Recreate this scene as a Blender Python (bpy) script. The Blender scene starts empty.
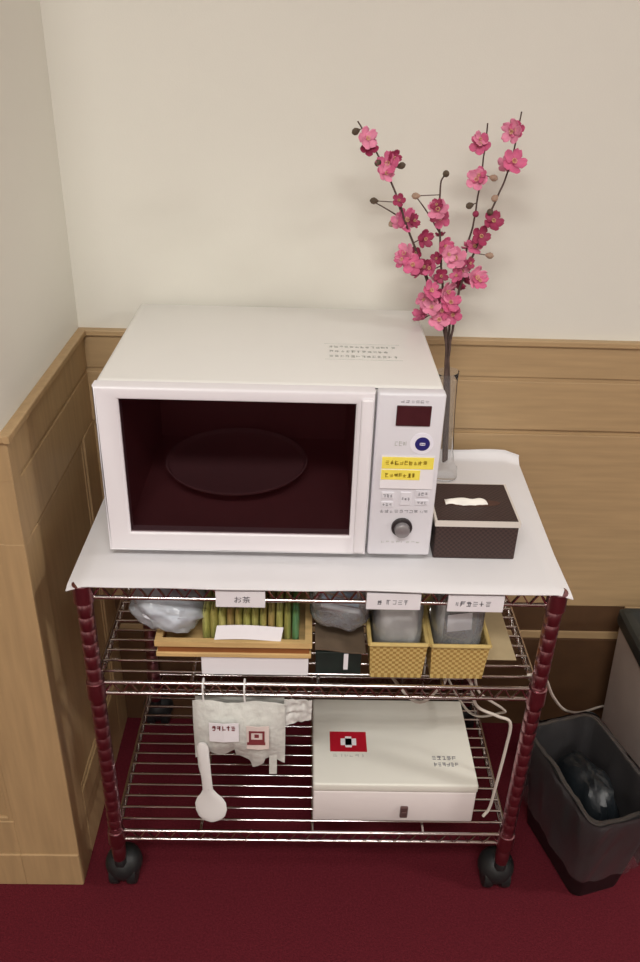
import bpy, bmesh, math, random
from mathutils import Vector, Matrix, noise
random.seed(11)
SC = bpy.context.scene
COL = SC.collection
PI = math.pi

# ------------------------------------------------------------------ materials
def lin(c):
    return tuple(((v / 255) / 12.92 if v / 255 <= .04045 else ((v / 255 + .055) / 1.055) ** 2.4) for v in c) + (1,)

def mat(name, rgb, rough=.5, metal=0, spec=.5, var=0, scale=30, bump=0, bscale=200, stretch=(1, 1, 1), coat=0, rgb2=None):
    m = bpy.data.materials.new(name); m.use_nodes = True
    nt = m.node_tree; b = nt.nodes['Principled BSDF']
    col = lin(rgb)
    b.inputs['Base Color'].default_value = col
    b.inputs['Roughness'].default_value = rough
    b.inputs['Metallic'].default_value = metal
    b.inputs['Specular IOR Level'].default_value = spec
    b.inputs['Coat Weight'].default_value = coat
    tc = nt.nodes.new('ShaderNodeTexCoord'); mp = nt.nodes.new('ShaderNodeMapping')
    mp.inputs['Scale'].default_value = stretch
    nt.links.new(tc.outputs['Object'], mp.inputs['Vector'])
    if var or rgb2:
        n = nt.nodes.new('ShaderNodeTexNoise'); n.inputs['Scale'].default_value = scale; n.inputs['Detail'].default_value = 5
        nt.links.new(mp.outputs['Vector'], n.inputs['Vector'])
        r = nt.nodes.new('ShaderNodeValToRGB')
        r.color_ramp.elements[0].position = .3; r.color_ramp.elements[1].position = .7
        if rgb2:
            r.color_ramp.elements[0].color = lin(rgb2); r.color_ramp.elements[1].color = col
        else:
            r.color_ramp.elements[0].color = tuple(v * (1 - var) for v in col[:3]) + (1,)
            r.color_ramp.elements[1].color = tuple(min(1, v * (1 + var)) for v in col[:3]) + (1,)
        nt.links.new(n.outputs['Fac'], r.inputs['Fac']); nt.links.new(r.outputs['Color'], b.inputs['Base Color'])
    if bump:
        n2 = nt.nodes.new('ShaderNodeTexNoise'); n2.inputs['Scale'].default_value = bscale; n2.inputs['Detail'].default_value = 4
        nt.links.new(mp.outputs['Vector'], n2.inputs['Vector'])
        bp = nt.nodes.new('ShaderNodeBump'); bp.inputs['Strength'].default_value = bump; bp.inputs['Distance'].default_value = .004
        nt.links.new(n2.outputs['Fac'], bp.inputs['Height']); nt.links.new(bp.outputs['Normal'], b.inputs['Normal'])
    return m

def woven(name, c1, c2, scale, rough=.6):
    m = mat(name, c1, rough)
    nt = m.node_tree; b = nt.nodes['Principled BSDF']
    tc = nt.nodes.new('ShaderNodeTexCoord')
    ch = nt.nodes.new('ShaderNodeTexChecker'); ch.inputs['Scale'].default_value = scale
    ch.inputs['Color1'].default_value = lin(c1); ch.inputs['Color2'].default_value = lin(c2)
    nt.links.new(tc.outputs['Object'], ch.inputs['Vector'])
    nt.links.new(ch.outputs['Color'], b.inputs['Base Color'])
    bp = nt.nodes.new('ShaderNodeBump'); bp.inputs['Strength'].default_value = .4; bp.inputs['Distance'].default_value = .001
    nt.links.new(ch.outputs['Fac'], bp.inputs['Height']); nt.links.new(bp.outputs['Normal'], b.inputs['Normal'])
    return m

def clear(name, tint, body=0.0, bodycol=(230, 232, 235), rough=.08, refl=.25):
    """thin clear sheet: tinted see-through, a share of milky body, a fresnel reflection"""
    m = bpy.data.materials.new(name); m.use_nodes = True
    nt = m.node_tree; nt.nodes.clear()
    o = nt.nodes.new('ShaderNodeOutputMaterial')
    t = nt.nodes.new('ShaderNodeBsdfTransparent'); t.inputs['Color'].default_value = tint + (1,)
    d = nt.nodes.new('ShaderNodeBsdfDiffuse'); d.inputs['Color'].default_value = lin(bodycol)
    g = nt.nodes.new('ShaderNodeBsdfGlossy'); g.inputs['Roughness'].default_value = rough; g.inputs['Color'].default_value = (1, 1, 1, 1)
    m1 = nt.nodes.new('ShaderNodeMixShader'); m1.inputs[0].default_value = body
    nt.links.new(t.outputs[0], m1.inputs[1]); nt.links.new(d.outputs[0], m1.inputs[2])
    lw = nt.nodes.new('ShaderNodeLayerWeight'); lw.inputs['Blend'].default_value = refl
    m2 = nt.nodes.new('ShaderNodeMixShader')
    nt.links.new(lw.outputs['Fresnel'], m2.inputs[0]); nt.links.new(m1.outputs[0], m2.inputs[1]); nt.links.new(g.outputs[0], m2.inputs[2])
    nt.links.new(m2.outputs[0], o.inputs['Surface'])
    return m

M = dict(
    wall=mat('wall_paper', (222, 219, 209), .85, var=.015, scale=3, bump=.05, bscale=400),
    ceil=mat('ceiling_white', (225, 222, 212), .9),
    wood=mat('light_oak_veneer', (176, 148, 110), .45, var=.09, scale=7, stretch=(1, 1, 14)),
    woodv=mat('light_oak_veneer_panel', (172, 143, 104), .45, var=.09, scale=7, stretch=(14, 14, 1)),
    base=mat('dark_brown_base_and_shade', (84, 58, 36), .6, var=.1),
    carpet=mat('red_carpet', (92, 29, 38), .95, spec=.08, var=.2, scale=260, bump=.6, bscale=420),
    chrome=mat('chrome', (205, 198, 196), .16, 1, var=.02),
    post=mat('chrome_post_reflection_tint', (172, 126, 134), .28, 1, var=.02),  # part of the red carpet's reflection is mixed into this base colour
    rubber=mat('black_rubber', (26, 28, 29), .5, var=.1),
    steel=mat('dull_steel', (150, 148, 146), .35, 1),
    paper=mat('white_paper', (226, 224, 226), .75, var=.012, scale=14, bump=.12, bscale=25),
    white=mat('white_enamel', (228, 226, 222), .32, var=.008, scale=8),
    door=mat('white_plastic_door', (230, 226, 230), .3, var=.008, scale=8),
    panel=mat('white_plastic_panel', (222, 220, 226), .35, var=.01, scale=8),
    cav=mat('cavity_enamel', (196, 152, 154), .4, var=.04),
    plate=mat('turntable_glass', (206, 186, 188), .12),
    glass=clear('dark_door_glass', (.56, .48, .49), .0, rough=.03, refl=.22),
    disp=mat('display_dark', (70, 34, 38), .15, var=.1, scale=60),
    ink=mat('grey_ink', (120, 118, 124), .7),
    inkd=mat('dark_ink', (52, 48, 60), .7),
    inkl=mat('pale_grey_ink', (178, 178, 172), .7),
    navy=mat('navy_print', (40, 38, 110), .4),
    halo=mat('sticker_white', (236, 234, 244), .4),
    yellow=mat('yellow_highlight', (244, 226, 92), .6, var=.05, scale=60),
    olive=mat('olive_ink', (176, 150, 40), .6),
    dialm=mat('dial_grey', (150, 146, 148), .3, .4),
    dark=mat('dark_plastic', (44, 38, 40), .35),
    brownw=woven('brown_weave', (66, 46, 42), (48, 33, 30), 260),
    band=mat('pale_band', (214, 206, 198), .5, var=.03),
    tissue=mat('tissue_white', (240, 236, 228), .9, var=.02),
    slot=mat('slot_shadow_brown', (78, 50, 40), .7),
    vase=clear('clear_glass', (.96, .965, .97), .06, (225, 222, 222), rough=.05, refl=.07),
    bark=mat('dark_bark', (84, 66, 60), .8, var=.3, scale=90, bump=.3, bscale=300),
    pinka=mat('petal_pink', (206, 98, 138), .6, var=.18, scale=60),
    pinkb=mat('petal_light_pink', (222, 136, 166), .6, var=.15, scale=60),
    pinkc=mat('petal_deep_magenta', (154, 46, 84), .6, var=.2, scale=60),
    stamen=mat('stamen_yellow', (222, 190, 140), .7),
    calyx=mat('calyx_dark', (86, 72, 56), .7, var=.2, scale=90),
    calyxl=mat('calyx_pale', (168, 140, 120), .7, var=.2, scale=90),
    traywood=mat('tray_tan', (204, 170, 116), .5, var=.14, scale=12, stretch=(1, 8, 8)),
    traydark=mat('tray_groove_brown', (136, 82, 40), .6, var=.15, scale=12, stretch=(1, 8, 8)),
    card=mat('white_card', (232, 228, 232), .7, var=.01),
    packa=mat('packet_green', (164, 168, 88), .35, rgb2=(212, 204, 134), scale=55, stretch=(1, 1, .3)),
    packb=mat('packet_olive', (196, 178, 108), .35, rgb2=(150, 156, 86), scale=55, stretch=(1, 1, .3)),
    packc=mat('packet_teal', (96, 160, 128), .35, rgb2=(120, 150, 70), scale=45, stretch=(1, 1, .4)),
    packd=mat('packet_brown', (172, 138, 94), .35, rgb2=(188, 176, 110), scale=55, stretch=(1, 1, .3)),
    poly=clear('clear_polythene', (.95, .96, .97), .2, (232, 236, 240), .14, .3),
    polyb=clear('clear_polythene_milky', (.94, .95, .97), .38, (230, 236, 242), .18, .3),
    sugar=mat('paper_stick_white', (226, 230, 238), .7, var=.02),
    bluep=mat('blue_print_paper', (150, 176, 206), .6, var=.1, scale=60),
    beige=mat('beige_card', (176, 158, 124), .7, var=.06),
    dkgreen=mat('dark_green_box', (26, 38, 34), .5, var=.2, scale=30),
    brownl=mat('brown_card', (98, 82, 66), .7, var=.12, scale=40),
    weave=woven('golden_weave', (204, 178, 112), (164, 130, 70), 190),
    weaverim=mat('golden_rim', (198, 172, 108), .6, var=.12, scale=70),
    redl=mat('red_print', (176, 22, 42), .4),
    boxw=mat('white_painted_steel', (226, 224, 214), .4, var=.008, scale=9),
    boxf=mat('white_painted_steel_front', (230, 222, 220), .4, var=.008, scale=9),
    latch=mat('brown_latch', (110, 84, 82), .35, .5),
    bagw=mat('white_plastic_film', (206, 206, 200), .5, var=.08, scale=60, bump=.5, bscale=90),
    greyp=mat('grey_plastic_film', (208, 206, 202), .5, var=.05, scale=60, bump=.4, bscale=90),
    paddle=mat('white_paddle_plastic', (226, 224, 222), .35),
    pinklabel=mat('pinkish_paper', (222, 206, 200), .7, var=.02),
    maroon=mat('maroon_ink', (122, 46, 52), .7),
    cord=mat('pale_cord', (200, 190, 180), .5),
    binb=mat('black_bin_plastic', (20, 20, 22), .45, var=.1),
    liner=clear('smoky_bin_bag', (.72, .72, .75), .07, (190, 184, 186), .16, .33),
    trash=mat('black_bag_film', (22, 27, 31), .42, var=.2, scale=30, bump=.4, bscale=60),
    greyb=mat('grey_bin_plastic', (176, 163, 155), .5, var=.05, scale=20),
    lid=mat('charcoal_lid', (36, 41, 41), .5, var=.08),
    lampw=mat('lamp_white', (235, 235, 230), .5),
)
me = bpy.data.materials.new('lamp_diffuser'); me.use_nodes = True
_b = me.node_tree.nodes['Principled BSDF']; _b.inputs['Emission Color'].default_value = (1, .95, .86, 1); _b.inputs['Emission Strength'].default_value = 1
M['lamp'] = me

# ------------------------------------------------------------------ mesh helpers
def obj(name, bm, m, parent=None, smooth=False, sharp=35):
    bmesh.ops.recalc_face_normals(bm, faces=bm.faces)
    d = bpy.data.meshes.new(name); bm.to_mesh(d); bm.free()
    for x in (m if isinstance(m, (list, tuple)) else [m]): d.materials.append(x)
    if smooth:
        for p in d.polygons: p.use_smooth = True
        try: d.set_sharp_from_angle(angle=math.radians(sharp))
        except Exception: pass
    o = bpy.data.objects.new(name, d); COL.objects.link(o)
    if parent: o.parent = parent; o.matrix_parent_inverse = Matrix.Translation(-parent.location) if False else Matrix.Identity(4); o.location = -Vector(parent.location)
    return o

def bm_new(): return bmesh.new()

def box(bm, x0, x1, y0, y1, z0, z1, bev=0, seg=2, mi=0):
    t = bmesh.new()
    bmesh.ops.create_cube(t, size=1)
    bmesh.ops.scale(t, vec=(x1 - x0, y1 - y0, z1 - z0), verts=t.verts)
    bmesh.ops.translate(t, vec=((x0 + x1) / 2, (y0 + y1) / 2, (z0 + z1) / 2), verts=t.verts)
    if bev: bmesh.ops.bevel(t, geom=t.edges[:], offset=bev, segments=seg, profile=.5, affect='EDGES')
    for f in t.faces: f.material_index = mi
    merge(bm, t); return bm

def merge(bm, t, mtx=None):
    if mtx is not None: bmesh.ops.transform(t, matrix=mtx, verts=t.verts)
    d = bpy.data.meshes.new('tmp'); t.to_mesh(d); t.free(); bm.from_mesh(d); bpy.data.meshes.remove(d)

def tube(bm, pts, r, n=8, r2=None, cap=True):
    pts = [Vector(p) for p in pts]; k = len(pts); rings = []
    prev = None
    for i, p in enumerate(pts):
        a = pts[max(i - 1, 0)]; b = pts[min(i + 1, k - 1)]; t = (b - a).normalized()
        if prev is None:
            u = t.orthogonal().normalized()
        else:
            u = (prev - t * prev.dot(t)); u = u.normalized() if u.length > 1e-6 else t.orthogonal().normalized()
        prev = u; v = t.cross(u)
        rr = r if r2 is None else r + (r2 - r) * i / (k - 1)
        rings.append([bm.verts.new(p + (u * math.cos(2 * PI * j / n) + v * math.sin(2 * PI * j / n)) * rr) for j in range(n)])
    for i in range(k - 1):
        for j in range(n):
            bm.faces.new((rings[i][j], rings[i][(j + 1) % n], rings[i + 1][(j + 1) % n], rings[i + 1][j]))
    if cap:
        bm.faces.new(rings[0][::-1]); bm.faces.new(rings[-1])
    return bm

def lathe(bm, prof, cx, cy, n=24, axis='z', capends=True):
    rings = []
    for r, h in prof:
        ring = []
        for j in range(n):
            a = 2 * PI * j / n
            c, s = r * math.cos(a), r * math.sin(a)
            if axis == 'z': ring.append(bm.verts.new((cx + c, cy + s, h)))
            elif axis == 'x': ring.append(bm.verts.new((h, cx + c, cy + s)))
            else: ring.append(bm.verts.new((cx + c, h, cy + s)))
        rings.append(ring)
    for i in range(len(rings) - 1):
        for j in range(n):
            bm.faces.new((rings[i][j], rings[i][(j + 1) % n], rings[i + 1][(j + 1) % n], rings[i + 1][j]))
    if capends: bm.faces.new(rings[0][::-1]); bm.faces.new(rings[-1])
    return bm

def spline(pts, n=10):
    P = [Vector(p) for p in pts]; P = [P[0] * 2 - P[1]] + P + [P[-1] * 2 - P[-2]]
    out = []
    for i in range(1, len(P) - 2):
        for k in range(n):
            t = k / n; a, b, c, d = P[i - 1], P[i], P[i + 1], P[i + 2]
            out.append(.5 * ((2 * b) + (c - a) * t + (2 * a - 5 * b + 4 * c - d) * t * t + (3 * b - a - 3 * c + d) * t ** 3))
    out.append(P[-2]); return out

def ring_frame(bm, x0, x1, z0, z1, a0, a1, b0, b1, y0, y1):
    """rectangular frame in the XZ plane, outer x0..x1/z0..z1, hole a0..a1/b0..b1, thickness y0..y1"""
    o = [(x0, z0), (x1, z0), (x1, z1), (x0, z1)]; i = [(a0, b0), (a1, b0), (a1, b1), (a0, b1)]
    V = {}
    for nm, L in (('o', o), ('i', i)):
        for y in (y0, y1): V[nm, y] = [bm.verts.new((p[0], y, p[1])) for p in L]
    for k in range(4):
        q = (k + 1) % 4
        bm.faces.new((V['o', y0][k], V['o', y0][q], V['i', y0][q], V['i', y0][k]))
        bm.faces.new((V['o', y1][k], V['o', y1][q], V['i', y1][q], V['i', y1][k]))
        bm.faces.new((V['o', y0][k], V['o', y0][q], V['o', y1][q], V['o', y1][k]))
        bm.faces.new((V['i', y0][k], V['i', y0][q], V['i', y1][q], V['i', y1][k]))
    return bm

def sheet(bm, fn, nu, nv, th=.0008):
    """a thin sheet with two faces from fn(u, v)"""
    g = [[Vector(fn(i / nu, j / nv)) for j in range(nv + 1)] for i in range(nu + 1)]
    def nrm(i, j):
        a = g[min(i + 1, nu)][j] - g[max(i - 1, 0)][j]; b = g[i][min(j + 1, nv)] - g[i][max(j - 1, 0)]
        return a.cross(b).normalized()
    A = [[bm.verts.new(g[i][j] + nrm(i, j) * th / 2) for j in range(nv + 1)] for i in range(nu + 1)]
    B = [[bm.verts.new(g[i][j] - nrm(i, j) * th / 2) for j in range(nv + 1)] for i in range(nu + 1)]
    for i in range(nu):
        for j in range(nv):
            bm.faces.new((A[i][j], A[i + 1][j], A[i + 1][j + 1], A[i][j + 1]))
            bm.faces.new((B[i][j + 1], B[i + 1][j + 1], B[i + 1][j], B[i][j]))
    for i in range(nu):
        bm.faces.new((A[i + 1][0], A[i][0], B[i][0], B[i + 1][0])); bm.faces.new((A[i][nv], A[i + 1][nv], B[i + 1][nv], B[i][nv]))
    for j in range(nv):
        bm.faces.new((A[0][j], A[0][j + 1], B[0][j + 1], B[0][j])); bm.faces.new((A[nu][j + 1], A[nu][j], B[nu][j], B[nu][j + 1]))
    return bm

def blob(bm, c, s, amp=.3, fr=2.5, n=28, seed=0, flat=None, p=3.0):
    """crumpled bag: a rounded box shape pushed about by noise"""
    t = bmesh.new(); bmesh.ops.create_uvsphere(t, u_segments=n, v_segments=n // 2 + 4, radius=1)
    for v in t.verts:
        d = v.co.normalized()
        k = (abs(d.x) ** p + abs(d.y) ** p + abs(d.z) ** p) ** (-1 / p)
        q = noise.noise(d * fr + Vector((seed * 7.1, seed * 3.3, 1))) * amp + noise.noise(d * fr * 3 + Vector((seed, 5, 2))) * amp * .45
        w = d * k * (1 + q)
        v.co = Vector((c[0] + w.x * s[0], c[1] + w.y * s[1], c[2] + w.z * s[2]))
        if flat is not None and v.co.z < flat: v.co.z = flat
    merge(bm, t); return bm

def glyphs(bm, n, w, h, dens=(5,), place=None, seed=0, th=.0004, stroke=.09):
    """a row of small printed characters too small to read: strokes inside n cells, u to the right, v up"""
    rnd = random.Random(seed); cw = w / n
    for i in range(n):
        d = dens[i % len(dens)]
        for k in range(d):
            hor = rnd.random() < .6
            st = h * stroke
            if hor:
                v = -h / 2 + (k + .5) / d * h; u0 = i * cw + cw * (.08 + .15 * rnd.random()); u1 = i * cw + cw * (.7 + .2 * rnd.random())
                r = (u0 - w / 2, u1 - w / 2, v - st / 2, v + st / 2)
            else:
                u = i * cw + cw * (.15 + .65 * rnd.random()); v0 = -h / 2 + h * .3 * rnd.random(); v1 = h / 2 - h * .3 * rnd.random()
                r = (u - st / 2 - w / 2, u + st / 2 - w / 2, v0, v1)
            place(bm, r, th)
    return bm

def on_front(cx, y, cz):          # printed on a face that looks to -Y
    return lambda bm, r, th: box(bm, cx + r[0], cx + r[1], y - th, y, cz + r[2], cz + r[3])
def on_top(cx, cy, z):            # printed on a face that looks up
    return lambda bm, r, th: box(bm, cx + r[0], cx + r[1], cy + r[2], cy + r[3], z, z + th)

def empty(name, loc, label, cat, group=None):
    o = bpy.data.objects.new(name, None); o.location = loc; o.empty_display_size = .05; COL.objects.link(o)
    return tag(o, label, cat, group)
def tag(o, label, cat, group=None, kind=None):
    o['label'] = label; o['category'] = cat
    if group: o['group'] = group
    if kind: o['kind'] = kind
    return o
def struct(name, bm, m, **k):
    o = obj(name, bm, m, **k); o['kind'] = 'structure'; return o

# ------------------------------------------------------------------ room
YW, XL, YP = .430, -.426, .006      # wainscot faces: back, left side, front of the left pier
XR, YF, ZC = 4.2, -4.4, 2.55       # far sides of the room
XFL = -2.2
b = bm_new(); box(b, XFL - .1, XR + .1, YF - .1, .6, -.05, 0); struct('floor', b, M['carpet'])
b = bm_new(); box(b, XFL - .1, XR + .1, YF - .1, .6, ZC, ZC + .05); struct('ceiling', b, M['ceil'])
b = bm_new(); box(b, -.6, XR + .1, YW + .008, YW + .12, 0, ZC); struct('wall_back', b, M['wall'])
b = bm_new(); box(b, XFL - .1, XL - .009, YP + .009, YW + .12, 0, ZC); struct('wall_left', b, M['wall'])
b = bm_new(); box(b, XR, XR + .1, YF, .6, 0, ZC); struct('wall_right', b, M['wall'])
b = bm_new(); box(b, XFL - .1, XR + .1, YF - .1, YF, 0, ZC); struct('wall_front', b, M['wall'])
b = bm_new(); box(b, XFL - .1, XFL, YF, .1, 0, ZC); struct('wall_side', b, M['wall'])

def wainscot(bm, L, put):
    """boards of one wainscot run; put(u0,u1,d0,d1,z0,z1,bev): u along, d = depth out of the face (0 = face)"""
    put(0, L, -.012, .0, .868, .930, .002)           # top rail
    put(0, L, -.012, .006, .930, .941, .002)         # cap
    put(0, L, -.014, -.003, .860, .868, 0)           # groove
    put(0, L, -.012, -.001, .762, .860, .0015)       # frieze board
    put(0, L, -.014, -.007, .752, .762, 0)           # groove
b = bm_new()
def pb(u0, u1, d0, d1, z0, z1, bv): box(b, XL - .008 + u0, XL + u1, YW - d1, YW - d0 + .004, z0, z1, bv)
wainscot(b, XR - XL, pb)
pb(0, XR - XL, -.012, -.002, .345, .752, .0015)      # lower field
pb(0, 1.105, -.012, -.001, .255, .275, .002)         # ledge strip
pb(1.105, XR - XL, -.012, -.001, .255, .345, .002)
trim = struct('trim_1', b, M['wood'])
b = bm_new(); box(b, XL - .008, XR, YW - .003, YW + .007, 0, .256, .001); box(b, XL - .008, .68, YW + .004, YW + .0075, .25, .35); struct('baseboard_and_shade_band', b, M['base'])  # upper box: recess shade above the ledge, painted in the base brown

b = bm_new()                                          # left pier: side face (looks to +X) and front face (looks to -Y)
def ps(u0, u1, d0, d1, z0, z1, bv): box(b, XL + d0 - .004, XL + d1, YP + .0016 + u0, YP + u1, z0, z1 - .0004, bv)
wainscot(b, YW - YP + .012, ps)
Ls = YW - YP + .012
ps(0, .066, -.012, -.0, .0, .762, .0015)              # front stile
ps(.35, Ls, -.012, -.0, .0, .762, .0015)              # rear stile
ps(.066, .35, -.012, -.0, .0, .17, .0015)             # bottom rail
ps(.066, .35, -.014, -.0055, .17, .758, 0)             # sunk field
for (u0, u1, z0, z1) in ((.066, .074, .17, .758), (.342, .35, .17, .758), (.074, .342, .17, .178), (.074, .342, .75, .758)):
    ps(u0, u1, -.012, -.003, z0, z1, .002)
box(b, XL - .03, XL - .0003, YP + .0003, YP + .03, 0, .938)
box(b, XL - .002, XL + .0058, YP - .0058, YP + .006, .9303, .9404)
struct('trim_2', b, M['woodv'])
b = bm_new()
def pf(u0, u1, d0, d1, z0, z1, bv): box(b, XL - .001 - u1, XL - .0005 - u0, YP - d1, YP - d0 + .004, z0, z1, bv)
Lf = XL - XFL
wainscot(b, Lf, pf)
pf(0, .105, -.012, 0, 0, .766, .0015); pf(.105, Lf, -.012, 0, .085, .172, .0015); pf(.105, Lf, -.012, .003, 0, .085, .002)
pf(0.0, .105, -.012, .003, 0, .085, .002)
pf(.105, Lf, -.014, -.006, .172, .752, 0)
pf(.105, .114, -.012, -.002, .172, .752, .002); pf(.114, Lf, -.012, -.002, .172, .181, .002)
struct('trim_3', b, M['woodv'])

# ceiling lamps (out of frame, the room's own light)
def ceiling_lamp(x, y, sx, sy, power, label, temp=(1, .975, .935)):
    e = empty('ceiling_light', (x, y, ZC), label, 'ceiling light', 'ceiling lights')
    b = bm_new(); box(b, x - sx / 2 - .03, x + sx / 2 + .03, y - sy / 2 - .03, y + sy / 2 + .03, ZC - .03, ZC, .004); obj('housing', b, M['lampw'], e)
    b = bm_new(); box(b, x - sx / 2, x + sx / 2, y - sy / 2, y + sy / 2, ZC - .04, ZC - .03); obj('diffuser', b, M['lamp'], e)
    l = bpy.data.lights.new('lamp', 'AREA'); l.shape = 'RECTANGLE'; l.size = sx; l.size_y = sy; l.energy = power; l.color = temp
    o = bpy.data.objects.new('lamp', l); o.location = (x, y, ZC - .045); COL.objects.link(o)
ceiling_lamp(-.1, -1.5, 1.2, .35, 42, 'rectangular ceiling light nearest the flower corner')
ceiling_lamp(3.1, -1.0, .9, .3, 62, 'rectangular ceiling light over the right side of the room')
ceiling_lamp(-.3, -3.4, 1.2, .35, 40, 'rectangular ceiling light at the far front of the room')

# ------------------------------------------------------------------ wire cart
W, D = .35, .40
ZS = (.165, .517, .706)
cart = empty('wire_shelf_cart', (0, .2, 0), 'chrome wire shelving cart on black casters holding the microwave', 'cart')
for sx in (-1, 1):
    for y in (.0, D):
        b = bm_new(); prof = [(.0115, .088)]
        z = .1
        while z < .69:
            prof += [(.0125, z), (.0125, z + .0205), (.0118, z + .0215), (.0118, z + .0235)]; z += .025
        prof += [(.0125, z), (.0125, .704), (.009, .706)]
        lathe(b, prof, sx * W, y, 20); obj('post', b, M['post'], cart, True)
        b = bm_new()                                   # caster: stem, hood; wheel below it
        cx = sx * W
        lathe(b, [(.006, .07), (.011, .072), (.011, .09), (.008, .095)], cx, y, 16)
        t = bmesh.new(); bmesh.ops.create_uvsphere(t, u_segments=24, v_segments=14, radius=1)
        for v in t.verts:
            v.co = Vector((v.co.x * .034, v.co.y * .034, max(v.co.z, -.62) * .034))
        merge(b, t, Matrix.Translation((cx, y + .022, .046)))
        box(b, cx - .008, cx + .008, y - .008, y + .03, .066, .076, .003)
        cst = obj('caster', b, M['rubber'], cart, True)
        b = bm_new()
        for dx in (-.016, .016):
            lathe(b, [(.020, cx + dx - .010), (.0295, cx + dx - .008), (.031, cx + dx), (.0295, cx + dx + .008), (.020, cx + dx + .010)], y + .022, .031, 24, axis='x')
        obj('wheel', b, M['rubber'], cst, True).location = (0, 0, 0)
for zi, zs in enumerate(ZS):
    b = bm_new(); r = .0033
    zu, zl = zs - .004, zs - .026
    e = .013
    for (p, q) in (((-W + e, 0), (W - e, 0)), ((-W + e, D), (W - e, D)), ((-W, e), (-W, D - e)), ((W, e), (W, D - e))):
        for z in (zu, zl): tube(b, [(p[0], p[1], z), (q[0], q[1], z)], r, 8)
        L = (Vector(q) - Vector(p)).length; n = int(L / .026)
        zz = []
        for k in range(n * 2 + 1):
            f = k / (n * 2); zz.append((p[0] + (q[0] - p[0]) * f, p[1] + (q[1] - p[1]) * f, zl if k % 2 == 0 else zu))
        tube(b, zz, .0027, 6)
    for x in (-.2, 0, .2): tube(b, [(x, .0, zs - .009), (x, D, zs - .009)], .0032, 8)
    sh = obj('shelf', b, M['chrome'], cart, True, 60)
    b = bm_new()
    for k in range(15):
        y = .024 + k * .0252
        pts = [(-W, y, zs - .004), (-W + .004, y, zs - .0021), (W - .004, y, zs - .0021), (W, y, zs - .004)]
        tube(b, pts, .0021, 6)
    obj('wire_grid', b, M['chrome'], sh, True, 60).location = (0, 0, 0)
    for sx in (-1, 1):
        for y in (0, D):
            b = bm_new(); lathe(b, [(.0128, zs - .034), (.0155, zs - .032), (.0148, zs - .001), (.0128, zs)], sx * W, y, 20)
            obj('corner_collar', b, M['post'], sh, True).location = (0, 0, 0)

# white paper over the top shelf
def pfn(u, v):
    x = -.371 + .741 * u; L = .452; s = v * L
    w = noise.noise(Vector((x * 5, s * 6, 0))) * .0016
    y = -.013 + s * .995 + (.004 * noise.noise(Vector((x * 9, 0, 3))) if s < .02 else 0); z = .7105 + max(0, w * .6)
    if s < .014: z -= (.014 - s) * (.2 + .3 * noise.noise(Vector((x * 6, 1, 1))))
    if y > .40:
        k = max(0, min(1, (x - .12) / .1)); z += (y - .40) * .45 * k * (1.0 + .5 * noise.noise(Vector((x * 14, 2, 2)))); y = .40 + (y - .40) * (1 - .45 * k)
    if y > .412: y = .412
    if x > .345: z -= (x - .345) * .35
    if x < -.345: z -= (-.345 - x) * .3
    x += (.018 * min(1, max(0, (y - .1) / .3)) if u > .9 else 0) * (u - .9) * 10 * .6
    return (x, y, z)
b = bm_new(); sheet(b, pfn, 90, 60, .0012)
tag(obj('paper_cover', b, M['paper'], None, True, 60), 'white paper sheet spread over the top shelf of the cart', 'paper sheet')
ZP = .7112

# ------------------------------------------------------------------ microwave oven
mw = empty('microwave_oven', (-.077, .23, ZP), 'white microwave oven with dark door window on the paper covered top shelf', 'microwave')
X0, X1, Y0, Y1, Z0, Z1 = -.3185, .1625, .053, .4215, .727, .9940
b = bm_new(); box(b, X0, X1, .075, Y1, Z0, Z1, .007, 3)
bmesh.ops.delete(b, geom=[f for f in b.faces if f.normal.y < -.9], context='FACES')
ring_frame(b, X0 + .006, X1 - .006, Z0 + .006, Z1 - .006, -.29, .045, .755, .975, .0755, .078)
obj('body', b, M['white'], mw, True)
b = bm_new(); box(b, -.291, .046, .079, .39, .754, .976)
bmesh.ops.delete(b, geom=[f for f in b.faces if f.normal.y < -.9], context='FACES')
obj('oven_cavity', b, M['cav'], mw)
b = bm_new(); lathe(b, [(.03, .757), (.03, .770), (.106, .7715), (.117, .7785), (.119, .7825), (.1165, .783), (.112, .777), (.104, .7745), (.001, .774)], -.142, .252, 48)
obj('turntable', b, M['plate'], mw, True)
b = bm_new()
ring_frame(b, X0, .0655, Z0, Z1 - .001, -.2845, .040, .7595, .9745, Y0, .0745)
bmesh.ops.bevel(b, geom=[e for e in b.edges if all(abs(v.co.y - Y0) < 1e-5 for v in e.verts) and (abs(e.verts[0].co.x - e.verts[1].co.x) < 1e-5 or abs(e.verts[0].co.z - e.verts[1].co.z) < 1e-5)], offset=.004, segments=3, profile=.5, affect='EDGES')
door = obj('door', b, M['door'], mw, True, 50)
b = bm_new(); box(b, -.2848, .0403, Y0 + .004, Y0 + .007, .759, .975); g = obj('window', b, M['glass'], door); g.location = (0, 0, 0); g['label'] = 'dark tinted glass door window'
b = bm_new(); box(b, .0465, .0635, Y0 - .005, Y0 + .003, Z0 + .006, Z1 - .010, .003, 3); o = obj('handle', b, M['door'], door, True, 50); o.location = (0, 0, 0)
b = bm_new(); box(b, .0685, X1, Y0, .0745, Z0 + .001, Z1 - .001, .004, 3)
pan = obj('control_panel', b, M['panel'], mw, True, 50)
def onp(name, bm, m, label=None, **k):
    o = obj(name, bm, m, pan, **k); o.location = (0, 0, 0)
    if label: o['label'] = label
    return o
b = bm_new(); box(b, .0955, .1435, Y0 - .002, Y0 + .001, .945, .9755, .001); onp('display', b, M['disp'], 'dark maroon display window')
b = bm_new(); glyphs(b, 6, .040, .0045, (3, 4, 2), on_front(.120, Y0, .9815), 4); onp('lettering', b, M['ink'])
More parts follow.
